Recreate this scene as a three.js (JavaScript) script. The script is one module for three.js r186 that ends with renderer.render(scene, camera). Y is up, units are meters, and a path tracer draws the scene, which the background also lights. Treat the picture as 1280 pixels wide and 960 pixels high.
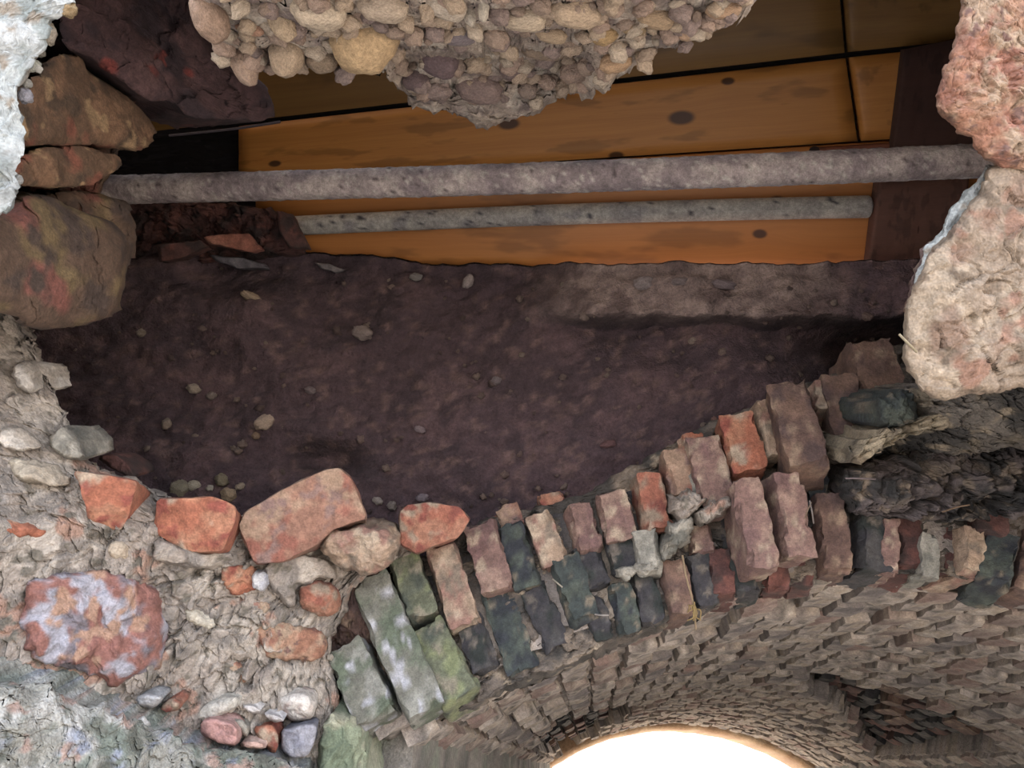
import * as THREE from 'three';
import { mergeGeometries, mergeVertices, toCreasedNormals } from 'three/addons/utils/BufferGeometryUtils.js';
import { createNoise3D } from 'simplex-noise';

// ------------------------------------------------------------------ camera, sky, exposure
const scene = new THREE.Scene();
const PITCH = 26.1 * Math.PI / 180, YAW = 5.06 * Math.PI / 180, EYE = new THREE.Vector3(0, 1.5, 0), FOCAL = 984;
const camera = new THREE.PerspectiveCamera(2 * Math.atan(480 / FOCAL) * 180 / Math.PI, 1280 / 960, 0.02, 200);
camera.position.copy(EYE);
camera.rotation.order = 'YXZ';
camera.rotation.set(PITCH, YAW, 0);
scene.add(camera);
scene.background = new THREE.Color(0.91, 0.97, 1.1);            // even bright overcast
scene.backgroundIntensity = 1.0;
const sun = new THREE.DirectionalLight(new THREE.Color(1, 0.88, 0.74), 6.5);       // high, beyond the far end of the tunnel
sun.position.set(2.5, 9, -16); sun.target.position.set(0.6, 0, -8); sun.castShadow = true; sun.shadow.mapSize.set(2048, 2048);
Object.assign(sun.shadow.camera, { left: -9, right: 9, top: 9, bottom: -9, near: 1, far: 40 }); scene.add(sun, sun.target);
const renderer = new THREE.WebGLRenderer({ antialias: true });
renderer.toneMapping = THREE.LinearToneMapping;
renderer.toneMappingExposure = 3.9;
renderer.shadowMap.enabled = true;

// ------------------------------------------------------------------ helpers
function rngOf(seed) { let s = seed >>> 0; return () => { s = (s + 0x6d2b79f5) | 0; let t = Math.imul(s ^ (s >>> 15), 1 | s); t = (t + Math.imul(t ^ (t >>> 7), 61 | t)) ^ t; return ((t ^ (t >>> 14)) >>> 0) / 4294967296; }; }
const rng = rngOf(77), noise3 = createNoise3D(rngOf(5));
const rr = (a, b) => a + (b - a) * rng();
const clamp = (x, a, b) => Math.min(b, Math.max(a, x)), sstep = (a, b, x) => { const t = clamp((x - a) / (b - a), 0, 1); return t * t * (3 - 2 * t); };
function fbm(x, y, z, oct = 3) { let s = 0, a = 0.5, f = 1; for (let i = 0; i < oct; i++) { s += a * noise3(x * f, y * f, z * f); a *= 0.5; f *= 2.1; } return s; }
const hash3 = (i, j, k, s) => { let h = Math.imul(i, 374761393) ^ Math.imul(j, 668265263) ^ Math.imul(k, 2147483647 - 40503) ^ Math.imul(s, 1274126177); h = Math.imul(h ^ (h >>> 13), 1274126177); h = Math.imul(h ^ (h >>> 16), 2246822519); return ((h ^ (h >>> 15)) >>> 0) / 4294967296; };
function chunks(x, y, z) {                  // broken pieces: [height of the piece at the point, closeness to its edge]
  const a = Math.floor(x), b = Math.floor(y), c = Math.floor(z); let f1 = 9, f2 = 9, best = null;
  for (let i = a - 1; i <= a + 1; i++) for (let j = b - 1; j <= b + 1; j++) for (let k = c - 1; k <= c + 1; k++) {
    const dx = i + hash3(i, j, k, 1) - x, dy = j + hash3(i, j, k, 2) - y, dz = k + hash3(i, j, k, 3) - z, d = dx * dx + dy * dy + dz * dz;
    if (d < f1) { f2 = f1; f1 = d; best = [i, j, k, dx, dy, dz]; } else if (d < f2) f2 = d;
  }
  const [i, j, k, dx, dy, dz] = best, h = hash3(i, j, k, 4) - 0.5 + (hash3(i, j, k, 5) - 0.5) * dx * 1.6 + (hash3(i, j, k, 6) - 0.5) * dy * 1.6 + (hash3(i, j, k, 7) - 0.5) * dz;
  return [h, Math.sqrt(f2) - Math.sqrt(f1)];
}
const V = (x, y, z) => new THREE.Vector3(x, y, z);
const FWD = V(-Math.sin(YAW) * Math.cos(PITCH), Math.sin(PITCH), -Math.cos(YAW) * Math.cos(PITCH)), RIGHT = V(Math.cos(YAW), 0, -Math.sin(YAW)), UP = RIGHT.clone().cross(FWD);
const ray = (x, y) => FWD.clone().addScaledVector(RIGHT, (x - 640) / FOCAL).addScaledVector(UP, (480 - y) / FOCAL);
const at = (x, y, d) => ray(x, y).multiplyScalar(d).add(EYE);                       // the point at a depth
const onZ = (x, y, z) => { const r = ray(x, y); return r.multiplyScalar(z / r.z).add(EYE); };   // the point on a plane z
const seenAt = (p) => { const q = p.clone().sub(EYE), d = q.dot(FWD); return [640 + FOCAL * q.dot(RIGHT) / d, 480 - FOCAL * q.dot(UP) / d, d]; };
function inside(poly, x, y) { let c = false; for (let i = 0, j = poly.length - 1; i < poly.length; j = i++) { const [a, b] = poly[i], [e, f] = poly[j]; if ((b > y) !== (f > y) && x < (e - a) * (y - b) / (f - b) + a) c = !c; } return c; }
const lin = (hex) => { const c = new THREE.Color(hex); return [c.r, c.g, c.b]; };

// colour of a material at a point: a base and blotches of other colours, [hex, frequency per metre, threshold, softness]
let toneSeed = 0; const DUST = 0.26;                      // everything is dulled by dust
function tones(base, ...spots) {
  const b = lin(base), list = spots.map(([h, f, t, s = 0.15]) => [lin(h), f, t, s, (toneSeed += 7.31)]);
  return (x, y, z) => {
    let r = b[0], g = b[1], bl = b[2];
    for (const [c, f, t, s, o] of list) { const k = sstep(t - s, t + s, fbm(x * f + o, y * f, z * f, 3)); r += (c[0] - r) * k; g += (c[1] - g) * k; bl += (c[2] - bl) * k; }
    const v = 1 + 0.22 * fbm(x * 70 + 9, y * 70, z * 70, 2), m = DUST * (0.3 * r + 0.55 * g + 0.15 * bl), k = 1 - DUST;
    return [(r * k + m) * v, (g * k + m) * v, (bl * k + m) * v];
  };
}
const T = {
  mortar: tones('#a99d92', ['#beb4a8', 9, 0.1], ['#8f8780', 14, 0.2], ['#b08a76', 11, 0.34, 0.06], ['#7b7468', 30, 0.32, 0.08]),
  beige: tones('#9a8671', ['#aa977f', 9, 0.05], ['#927662', 8, 0.2], ['#7f6d5a', 22, 0.3, 0.08], ['#98705a', 12, 0.38, 0.07]),
  lime: tones('#a3a49c', ['#c6c8c6', 16, 0.12], ['#7d8a80', 12, 0.1], ['#98a2b8', 14, 0.24, 0.08], ['#6a6f66', 25, 0.22], ['#b09488', 18, 0.33, 0.06]),
  plaster: tones('#a4afb5', ['#bac4ca', 12, 0.05], ['#8d9a9c', 20, 0.2], ['#b0bcc1', 7, 0.15], ['#9a9184', 26, 0.36, 0.06]),
  rubble: tones('#bba898', ['#cfbba6', 14, 0.1], ['#988680', 18, 0.2], ['#dccfbd', 20, 0.28]),
  soil: tones('#55414a', ['#634b52', 5, 0.1], ['#4b3a43', 7, 0.15], ['#745a5a', 20, 0.3]),
  soilPale: tones('#85706c', ['#97817a', 14, 0.1], ['#6a5654', 12, 0.15]),
  red: tones('#a65e44', ['#b07456', 14, 0.1], ['#a08a74', 16, 0.2], ['#8e4638', 20, 0.25]),
  brightRed: tones('#b0623f', ['#b97853', 12, 0.12], ['#b29c84', 14, 0.28], ['#9c4a38', 22, 0.28]),
  dustyRed: tones('#a0705a', ['#ab8a70', 10, 0.0], ['#9a5a48', 13, 0.24], ['#8f6f68', 20, 0.26]),
  redMortar: tones('#a26c50', ['#ab9075', 14, 0.0], ['#b18466', 30, 0.15], ['#9c644e', 22, 0.24], ['#7d5a50', 40, 0.36, 0.06]),
  limeRed: tones('#9c6358', ['#abacbd', 15, 0.05, 0.12], ['#7f7884', 12, 0.25, 0.1], ['#b48a70', 20, 0.27, 0.1]),
  pinkBrown: tones('#87655d', ['#a07f70', 18, 0.15], ['#7c5a58', 16, 0.2], ['#b29c84', 22, 0.3]),
  brown: tones('#6b4f46', ['#80604f', 15, 0.12], ['#5c4644', 14, 0.2], ['#957a63', 24, 0.3]),
  tan: tones('#ac9076', ['#bba58b', 14, 0.1], ['#9c7162', 16, 0.15], ['#857565', 22, 0.3]),
  dark: tones('#3b3a41', ['#4b4a4c', 18, 0.1], ['#2c3433', 15, 0.15], ['#6a625a', 25, 0.36, 0.08]),
  teal: tones('#3c4747', ['#4f5a52', 18, 0.1], ['#303640', 15, 0.15], ['#7d7260', 22, 0.34, 0.08]),
  moss: tones('#697058', ['#7f8a5c', 16, 0.1], ['#505a50', 14, 0.12], ['#8f8874', 24, 0.3]),
  greyMoss: tones('#7c7d72', ['#94968e', 14, 0.15], ['#62705c', 12, 0.1], ['#b0b4c0', 20, 0.34, 0.06]),
  darkRed: tones('#603a36', ['#7a463c', 16, 0.15], ['#41302f', 14, 0.15]),
  greyStone: tones('#8f8d83', ['#a5a195', 14, 0.1], ['#6f7069', 14, 0.2]),
  slab: tones('#5a3e42', ['#68494b', 7, 0.1], ['#43323a', 10, 0.15], ['#8a3730', 9, 0.42, 0.05]),
  ochreStone: tones('#74563c', ['#8d6746', 9, 0.12], ['#5f4a38', 12, 0.15], ['#97553c', 8, 0.3, 0.1], ['#b08d5e', 16, 0.36, 0.08]),
  boulder: tones('#69503e', ['#7d673f', 8, 0.15], ['#8a4f42', 6, 0.22, 0.1], ['#54433b', 12, 0.15]),
  vaultMortar: tones('#b3a79f', ['#c6b9ac', 6, 0.15], ['#958a84', 9, 0.2], ['#b5a48f', 20, 0.2], ['#6a6560', 25, 0.3]),
};

// tiling grain and bump
function tile(size, fn) { const a = new Uint8Array(size * size * 4); for (let y = 0; y < size; y++) for (let x = 0; x < size; x++) { const [r, g, b] = fn(x / size, y / size), o = (y * size + x) * 4; a[o] = r; a[o + 1] = g; a[o + 2] = b; a[o + 3] = 255; } const t = new THREE.DataTexture(a, size, size); t.wrapS = t.wrapT = THREE.RepeatWrapping; t.magFilter = THREE.LinearFilter; t.minFilter = THREE.LinearMipmapLinearFilter; t.generateMipmaps = true; t.needsUpdate = true; return t; }
const ring4 = (u, v, f, o) => {             // noise that repeats over the tile
  const x = u * f, y = v * f, i = Math.floor(x), j = Math.floor(y), fx = x - i, fy = y - j, w = (t) => t * t * t * (t * (t * 6 - 15) + 10);
  const gr = (a, b) => { const t = hash3(((i + a) % f + f) % f, ((j + b) % f + f) % f, 3, Math.floor(o)) * 6.2832; return Math.cos(t) * (fx - a) + Math.sin(t) * (fy - b); };
  const p = gr(0, 0) + (gr(1, 0) - gr(0, 0)) * w(fx), q = gr(0, 1) + (gr(1, 1) - gr(0, 1)) * w(fx); return 1.6 * (p + (q - p) * w(fy));
};
const bumpTex = tile(512, (u, v) => { let s = 0; for (const [f, a] of [[10, 0.4], [24, 0.3], [55, 0.22], [120, 0.14]]) s += a * ring4(u, v, f, f); const h = clamp(128 + 120 * s, 0, 255); return [h, h, h]; });
const grainTex = tile(512, (u, v) => { let s = 0; for (const [f, a] of [[14, 0.35], [40, 0.35], [110, 0.4]]) s += a * ring4(u, v, f, f + 31); const h = clamp(216 + 58 * s, 0, 255); return [h, h * 0.995, h * 0.985]; });
grainTex.colorSpace = THREE.SRGBColorSpace;
const stony = (bump = 0.004, rough = 0.95) => new THREE.MeshStandardMaterial({ vertexColors: true, roughness: rough, map: grainTex, bumpMap: bumpTex, bumpScale: bump });
const M = { rough: stony(0.006), mid: stony(0.0035), fine: stony(0.0015, 0.85), earth: stony(0.008, 1) };
const plainCache = new Map();
function plain(hex, rough = 0.9) { const k = hex + rough; if (!plainCache.has(k)) plainCache.set(k, new THREE.MeshStandardMaterial({ color: hex, roughness: rough, map: grainTex, bumpMap: bumpTex, bumpScale: 0.003 })); return plainCache.get(k); }

function dress(g, tone, ox = 0) {           // colours from the position, uv in quarter metres from the side each face looks to
  g.computeVertexNormals();
  if (g.index) g = g.toNonIndexed();
  const p = g.attributes.position, n = p.count, c = new Float32Array(n * 3), uv = new Float32Array(n * 2), a = V(0, 0, 0), b = V(0, 0, 0), d = V(0, 0, 0), seen = new Map();
  for (let i = 0; i < n; i += 3) {
    a.fromBufferAttribute(p, i); b.fromBufferAttribute(p, i + 1).sub(a); d.fromBufferAttribute(p, i + 2).sub(a); b.cross(d);
    const X = Math.abs(b.x), Y = Math.abs(b.y), Z = Math.abs(b.z), side = X > Y && X > Z ? 0 : Y > Z ? 1 : 2;
    for (let k = i; k < i + 3; k++) {
      const x = p.getX(k), y = p.getY(k), z = p.getZ(k);
      if (tone) { const key = x + ',' + y + ',' + z; let t = seen.get(key); if (!t) { t = tone(x + ox, y + ox * 0.7, z); seen.set(key, t); } c[k * 3] = t[0]; c[k * 3 + 1] = t[1]; c[k * 3 + 2] = t[2]; }
      uv[k * 2] = ((side === 0 ? z : x) + ox) * 4; uv[k * 2 + 1] = (side === 1 ? z : y) * 4;
    }
  }
  if (tone) g.setAttribute('color', new THREE.BufferAttribute(c, 3));
  g.setAttribute('uv', new THREE.BufferAttribute(uv, 2));
  return g;
}
const used = new Map();
function numbered(name) { const k = used.get(name) || 0; used.set(name, k + 1); return k ? name + '_' + String(k).padStart(3, '0') : name; }
function mesh(name, g, m, parent = scene, label) { const o = new THREE.Mesh(g, m); o.name = numbered(name); o.castShadow = o.receiveShadow = true; if (label) o.userData.label = label; parent.add(o); return o; }
function tag(o, label, category, kind, group) { o.userData.label = label; o.userData.category = category; if (kind) o.userData.kind = kind; if (group) o.userData.group = group; return o; }
function holder(name, label, category, kind) { const o = new THREE.Group(); o.name = numbered(name); scene.add(o); return tag(o, label, category, kind); }

// a lump of stone or masonry: an outline at a depth, bulging towards its front, thick, rough all over
function lump(pts, c, d, { bulge = 0.02, p = 3, thick = 0.1, na = 0.004, nf = 22, fold = 0, nr = 12, N = 90, K = 4, taper = 0.12, dir = FWD, tone, jit = 0, soft = 1, cut = 0.2, crumb = 0, cf = 22, crease = 0 } = {}) {
  let q = pts;
  for (let s = 0; s < soft; s++) { const w = []; q.forEach(([x, y], i) => { const [a, b] = q[(i + 1) % q.length]; w.push([x * (1 - cut) + a * cut, y * (1 - cut) + b * cut], [x * cut + a * (1 - cut), y * cut + b * (1 - cut)]); }); q = w; }
  const L = [0]; for (let i = 0; i < q.length; i++) { const a = q[i], b = q[(i + 1) % q.length]; L.push(L[i] + Math.hypot(b[0] - a[0], b[1] - a[1])); }
  const out = [];
  for (let k = 0, i = 0; k < N; k++) { const s = L[q.length] * k / N; while (L[i + 1] < s) i++; const t = (s - L[i]) / (L[i + 1] - L[i] || 1), a = q[i], b = q[(i + 1) % q.length]; let x = a[0] + (b[0] - a[0]) * t, y = a[1] + (b[1] - a[1]) * t; if (jit) { x += jit * fbm(x * 0.05, y * 0.05, 3, 3); y += jit * fbm(x * 0.05, y * 0.05, 8, 3); } out.push([x, y]); }
  const dep = typeof d === 'function' ? d : () => d, pos = [], idx = [];
  const push = (v, amp = 1) => {
    const e = fbm(v.x * nf, v.y * nf, v.z * nf + 4, 4), h = fold ? fold * (Math.abs(fbm(v.x * nf * 0.5 + 5, v.y * nf * 0.5, v.z * nf * 0.5, 3)) - 0.2) : 0;
    let cr = 0;
    if (crumb) { const wx = v.x + 0.012 * noise3(v.x * 30, v.y * 30, v.z * 30), wy = v.y + 0.012 * noise3(v.x * 30, v.y * 30 + 9, v.z * 30);
      const [h1, e1] = chunks(wx * cf, wy * cf, v.z * cf), [h2, e2] = chunks(wx * cf * 2.7 + 5, wy * cf * 2.7, v.z * cf * 2.7), k = 0.35 + 0.65 * sstep(-0.15, 0.3, fbm(v.x * 6 + 3, v.y * 6, v.z * 6, 2));
      cr = crumb * (k * (h1 - 0.5 * sstep(0.1, 0, e1)) + 0.4 * (h2 - 0.3 * sstep(0.12, 0, e2))); }
    v.addScaledVector(FWD, -amp * (na * 2 * e + h + cr)); v.x += amp * na * fbm(v.x * nf + 20, v.y * nf, v.z * nf, 2); v.y += amp * na * fbm(v.x * nf, v.y * nf + 20, v.z * nf, 2);
    pos.push(v.x, v.y, v.z);
  };
  push(at(c[0], c[1], dep(c[0], c[1])));
  for (let j = 1; j <= nr; j++) { const r = j / nr; for (const [x, y] of out) { const X = c[0] + (x - c[0]) * r, Y = c[1] + (y - c[1]) * r; push(at(X, Y, dep(X, Y) + bulge * (1 - Math.pow(1 - Math.pow(r, p), 1 / p)))); } }
  const mid = at(c[0], c[1], dep(c[0], c[1]) + bulge);
  for (let k = 1; k <= K; k++) for (const [x, y] of out) { const v = at(x, y, dep(x, y) + bulge), s = taper * k / K; v.lerp(mid, s); v.addScaledVector(dir, thick * k / K); push(v); }
  push(mid.clone().addScaledVector(dir, thick));
  const R = nr + K, last = pos.length / 3 - 1;
  for (let i = 0; i < N; i++) { const j = (i + 1) % N; idx.push(0, 1 + i, 1 + j); for (let r = 0; r < R - 1; r++) { const a = 1 + r * N + i, b = 1 + r * N + j; idx.push(a, a + N, b, b, a + N, b + N); } idx.push(1 + (R - 1) * N + i, last, 1 + (R - 1) * N + j); }
  const g = new THREE.BufferGeometry();
  g.setAttribute('position', new THREE.Float32BufferAttribute(pos, 3));
  let area = 0; out.forEach(([x, y], i) => { const [a, b] = out[(i + 1) % N]; area += x * b - a * y; });
  if (area > 0) for (let i = 0; i < idx.length; i += 3) [idx[i + 1], idx[i + 2]] = [idx[i + 2], idx[i + 1]];
  g.setIndex(idx);
  if (crease) return toCreasedNormals(dress(g, tone), crease);
  return dress(g, tone);
}
function recentred(g) { g.computeBoundingBox(); const c = g.boundingBox.getCenter(V(0, 0, 0)); c.y = g.boundingBox.min.y; g.translate(-c.x, -c.y, -c.z); return c; }
function lumpThing(name, label, category, pts, c, d, opts, mat = M.mid) { const g = lump(pts, c, d, opts), p = recentred(g), o = mesh(name, g, mat); o.position.copy(p); return tag(o, label, category); }

// a worn brick, centred on the origin
function brickShape(w, h, l, { seg = [8, 12, 6], round = 0.006, na = 0.003, nf = 30, seed = 0, tone, chip = 0, crease = 0 } = {}) {
  let g = new THREE.BoxGeometry(w, h, l, ...seg); g.deleteAttribute('uv'); g.deleteAttribute('normal'); g = mergeVertices(g, 1e-6);
  const p = g.attributes.position, half = [w / 2, h / 2, l / 2], v = V(0, 0, 0);
  for (let i = 0; i < p.count; i++) {
    v.fromBufferAttribute(p, i);
    const c = V(clamp(v.x, -half[0] + round, half[0] - round), clamp(v.y, -half[1] + round, half[1] - round), clamp(v.z, -half[2] + round, half[2] - round)), e = v.clone().sub(c);
    if (e.lengthSq() > 1e-12) { const over = (Math.abs(e.x) > 1e-9) + (Math.abs(e.y) > 1e-9) + (Math.abs(e.z) > 1e-9); e.setLength(round); v.copy(c).add(e);
      if (chip && over > 1) { const k = fbm(v.x * 18 + seed, v.y * 18, v.z * 18 + seed, 2); if (k > 0) v.addScaledVector(e.normalize(), -chip * k * 2); } }
    v.x += na * fbm(v.x * nf + seed, v.y * nf, v.z * nf, 3) * 2; v.y += na * fbm(v.x * nf, v.y * nf + seed, v.z * nf + 9, 3) * 2; v.z += na * fbm(v.x * nf + 5, v.y * nf, v.z * nf + seed, 3) * 2;
    p.setXYZ(i, v.x, v.y, v.z);
  }
  g = dress(g, tone, seed * 1.7);
  return crease ? toCreasedNormals(g, crease) : g;
}
function pebbleShape(seed, detail = 3, rough = 0.16) {
  let g = new THREE.IcosahedronGeometry(1, detail); g.deleteAttribute('uv'); g.deleteAttribute('normal'); g = mergeVertices(g, 1e-5);
  const p = g.attributes.position, v = V(0, 0, 0);
  for (let i = 0; i < p.count; i++) { v.fromBufferAttribute(p, i); v.multiplyScalar(1 + rough * 2 * fbm(v.x * 0.9 + seed * 5, v.y * 0.9, v.z * 0.9, 2) + 0.06 * fbm(v.x * 4, v.y * 4 + seed, v.z * 4, 2)); p.setXYZ(i, v.x, v.y, v.z); }
  const g2 = dress(g, null); const uv = g2.attributes.uv; for (let i = 0; i < uv.count; i++) uv.setXY(i, uv.getX(i) * 0.06, uv.getY(i) * 0.06); return g2;
}
const PEB = [1, 2, 3, 4, 5, 6, 7, 8].map((s) => pebbleShape(s, 4, 0.2)), ROUND = [11, 12, 13, 14, 15].map((s) => pebbleShape(s, 4, 0.09)), GRIT = [1, 2, 3, 4].map((s) => pebbleShape(s + 20, 2, 0.3));
function pebble(name, x, y, w, h, turn, d, hex, parent, shape, label, sink = 0) {       // w, h as seen, turned in the plane that faces outwards
  const k = d / FOCAL, o = mesh(name, shape || PEB[Math.floor(rng() * 8)], plain(hex), parent, label);
  o.position.copy(at(x, y, d + sink));
  o.quaternion.copy(camera.quaternion).multiply(new THREE.Quaternion().setFromEuler(new THREE.Euler(rr(-0.3, 0.3), rr(-0.3, 0.3), -turn)));
  o.scale.set(w * k / 2, h * k / 2, Math.min(w, h) * k / 2);
  return o;
}
camera.updateMatrixWorld();

// ------------------------------------------------------------------ the setting
// ground
{ const g = new THREE.BoxGeometry(60, 0.2, 60); const o = mesh('floor', g, new THREE.MeshStandardMaterial({ color: '#aea59b', roughness: 1 })); o.position.set(0, -0.1, -10); tag(o, 'bare pale earth ground outside and along the tunnel', 'ground', 'structure'); }

// vault: a circular arch about an axis along z
const ARC = { x: 0.577, y: -1.379 + 1.5, R: 1.658, a0: -0.56, a1: 0.62, z0: -1.27, z1: -6.35 };
const arcAt = (a, r, z) => V(ARC.x + r * Math.sin(a), ARC.y + r * Math.cos(a), z);
const vault = holder('brick_vault', 'long arched brick vault with a broken near edge, running towards the bright opening', 'vault', 'structure');
const HOLE = [[1005, 838], [1050, 846], [1130, 868], [1200, 900], [1245, 935], [1262, 975], [1100, 975], [1075, 925], [1050, 890], [1005, 862]];
const HOLE2 = [[655, 938], [690, 908], [745, 884], [790, 876], [796, 890], [752, 916], [700, 944]];
const inHole = (x, y) => inside(HOLE, x, y) || inside(HOLE2, x, y);
{
  // mortar bed between and behind the bricks, closed over a thick shell
  const na = 150, nz = 210, pos = [], idx = [], T1 = 0.2;
  for (let j = 0; j <= nz; j++) for (let i = 0; i <= na; i++) {
    const a = ARC.a0 + (ARC.a1 - ARC.a0) * i / na, t = j / nz, z = ARC.z0 + (ARC.z1 - ARC.z0) * Math.pow(t, 1.5);
    const q = arcAt(a, ARC.R, z), [sx, sy] = seenAt(q);
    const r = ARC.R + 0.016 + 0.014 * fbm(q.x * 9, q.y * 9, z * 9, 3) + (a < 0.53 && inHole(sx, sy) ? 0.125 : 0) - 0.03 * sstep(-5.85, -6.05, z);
    const v = arcAt(a, r, z); pos.push(v.x, v.y, v.z);
  }
  const W = na + 1, base = pos.length / 3;
  for (let j = 0; j <= nz; j++) for (let i = 0; i <= na; i++) { const a = ARC.a0 + (ARC.a1 - ARC.a0) * i / na, t = j / nz, z = ARC.z0 + (ARC.z1 - ARC.z0) * Math.pow(t, 1.5), v = arcAt(a, ARC.R + T1, z); v.y += 0.02 * fbm(v.x * 8, v.z * 8, 3, 2); pos.push(v.x, v.y, v.z); }
  for (let j = 0; j < nz; j++) for (let i = 0; i < na; i++) { const a = j * W + i; idx.push(a, a + 1, a + W, a + 1, a + W + 1, a + W); const b = base + a; idx.push(b, b + W, b + 1, b + 1, b + W, b + W + 1); }
  for (let i = 0; i < na; i++) for (const j of [0, nz]) { const a = j * W + i, b = base + a; j ? idx.push(a, a + 1, b, a + 1, b + 1, b) : idx.push(a, b, a + 1, a + 1, b, b + 1); }
  for (let j = 0; j < nz; j++) for (const i of [0, na]) { const a = j * W + i, b = base + a; i ? idx.push(a, b, a + W, a + W, b, b + W) : idx.push(a, a + W, b, a + W, b + W, b); }
  const g = new THREE.BufferGeometry(); g.setAttribute('position', new THREE.Float32BufferAttribute(pos, 3)); g.setIndex(idx);
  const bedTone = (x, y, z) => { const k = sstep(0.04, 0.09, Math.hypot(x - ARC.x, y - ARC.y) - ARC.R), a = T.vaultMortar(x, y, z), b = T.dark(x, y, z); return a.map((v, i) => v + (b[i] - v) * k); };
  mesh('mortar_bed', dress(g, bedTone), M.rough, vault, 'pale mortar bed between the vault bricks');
}
{
  // bricks of the underside
  const soffitTones = [T.vaultMortar, T.vaultMortar, T.vaultMortar, tones('#9d8a7f', ['#b3a293', 14, 0.1], ['#836e68', 12, 0.2]), tones('#8d8481', ['#aba096', 14, 0.15], ['#70686a', 12, 0.15]), tones('#a48d82', ['#b8a695', 16, 0.05], ['#8f736b', 14, 0.2])];
  const shapes = []; for (let i = 0; i < 9; i++) shapes.push(brickShape(0.058, 0.07, 0.118, { seg: [4, 2, 5], round: 0.006, na: 0.004, nf: 28, seed: i * 3.7 + 1, tone: soffitTones[i % 6], crease: 0.7 }));
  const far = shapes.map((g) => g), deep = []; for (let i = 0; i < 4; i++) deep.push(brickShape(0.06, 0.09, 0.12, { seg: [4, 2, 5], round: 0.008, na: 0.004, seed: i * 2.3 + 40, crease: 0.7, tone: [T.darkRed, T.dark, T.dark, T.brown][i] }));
  const list = [], stepA = 0.0665 / ARC.R;
  for (let row = 0; ; row++) {
    const a = ARC.a0 + 0.012 + stepA * (row + 0.5); if (a > ARC.a1 - 0.01) break;
    for (let z = -1.345 - (row % 2) * 0.06; z > -5.9; z -= 0.129) {
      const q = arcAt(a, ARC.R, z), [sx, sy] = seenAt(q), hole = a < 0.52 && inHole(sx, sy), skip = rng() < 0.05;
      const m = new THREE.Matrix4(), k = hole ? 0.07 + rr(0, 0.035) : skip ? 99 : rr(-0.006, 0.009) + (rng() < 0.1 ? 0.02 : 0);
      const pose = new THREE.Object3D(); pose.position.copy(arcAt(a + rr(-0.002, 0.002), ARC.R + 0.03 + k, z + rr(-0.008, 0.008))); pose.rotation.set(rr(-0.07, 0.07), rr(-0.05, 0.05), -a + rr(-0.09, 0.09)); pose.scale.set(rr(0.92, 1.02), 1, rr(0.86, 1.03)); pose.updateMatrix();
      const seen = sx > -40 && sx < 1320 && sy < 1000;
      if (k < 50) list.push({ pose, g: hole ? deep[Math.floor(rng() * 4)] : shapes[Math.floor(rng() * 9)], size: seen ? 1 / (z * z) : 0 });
      rng();
    }
  }
  list.sort((p, q) => q.size - p.size);
  const rest = [];
  list.forEach((b, i) => { if (i < 290) { const o = mesh('brick', b.g, M.mid, vault); o.position.copy(b.pose.position); o.quaternion.copy(b.pose.quaternion); o.scale.copy(b.pose.scale); } else rest.push(b.g.clone().applyMatrix4(b.pose.matrix)); });
  const o = mesh('distant_brick', mergeGeometries(rest), M.mid, vault); o.userData.kind = 'stuff';
}
{ // added end band of the vault, tan colour painting its warm daylight glow
  const g = new THREE.BufferGeometry(), pos = [], idx = [], n = 60;
  const prof = [[0.0, -5.9], [-0.03, -5.98], [-0.03, -6.38], [0.22, -6.38], [0.22, -5.95]];
  for (let i = 0; i <= n; i++) { const a = ARC.a0 + (ARC.a1 - ARC.a0) * i / n; for (const [o, z] of prof) { const v = arcAt(a, ARC.R + o + 0.01 * fbm(a * 9, z, o, 2), z); pos.push(v.x, v.y, v.z); } }
  for (let i = 0; i < n; i++) for (let k = 0; k < 5; k++) { const a = i * 5 + k, b = i * 5 + (k + 1) % 5; idx.push(a, a + 5, b, b, a + 5, b + 5); }
  g.setAttribute('position', new THREE.Float32BufferAttribute(pos, 3)); g.setIndex(idx);
  mesh('painted_glow_rim', dress(g, tones('#c79f72', ['#b98c60', 6, 0.1], ['#d8b78c', 8, 0.15])), M.mid, vault, 'added band at the vault end, its warm daylight glow painted in tan');
}
// side walls of the tunnel, a little behind the springing
function sideWall(name, x0, x1, label) {
  const g = new THREE.BoxGeometry(x1 - x0, 1.57, 5.05, 6, 24, 80), p = g.attributes.position;
  g.translate((x0 + x1) / 2, 0.785, -3.86);
  for (let i = 0; i < p.count; i++) { const y = p.getY(i), z = p.getZ(i); p.setX(i, p.getX(i) + 0.012 * fbm(y * 1.5, z * 16, 2, 3) + 0.008 * fbm(y * 9, z * 9, 5, 2)); }
  tag(mesh(name, dress(g, tones('#8f8a82', ['#a9a197', 5, 0.1], ['#6c6a66', 11, 0.15], ['#7d8a78', 6, 0.3])), M.rough), label, 'wall', 'structure');
}
sideWall('wall_tunnel_left', ARC.x - ARC.R * Math.sin(0.53) - 0.33, ARC.x - ARC.R * Math.sin(0.53) - 0.012, 'grey streaked side wall of the tunnel below the left springing of the vault');
sideWall('wall_tunnel_right', ARC.x + ARC.R * Math.sin(0.56) + 0.012, ARC.x + ARC.R * Math.sin(0.56) + 0.33, 'grey side wall of the tunnel below the right springing of the vault');

// boards over the cavity: one sloping plane
const BN = V(0.14, 0.74, -0.66).normalize(), BD = at(700, 250, 1.62);
const boardDepth = (x, y) => BD.clone().sub(EYE).dot(BN) / ray(x, y).dot(BN);
const onBoard = (x, y, lift = 0) => at(x, y, boardDepth(x, y)).addScaledVector(BN, -lift);

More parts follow.
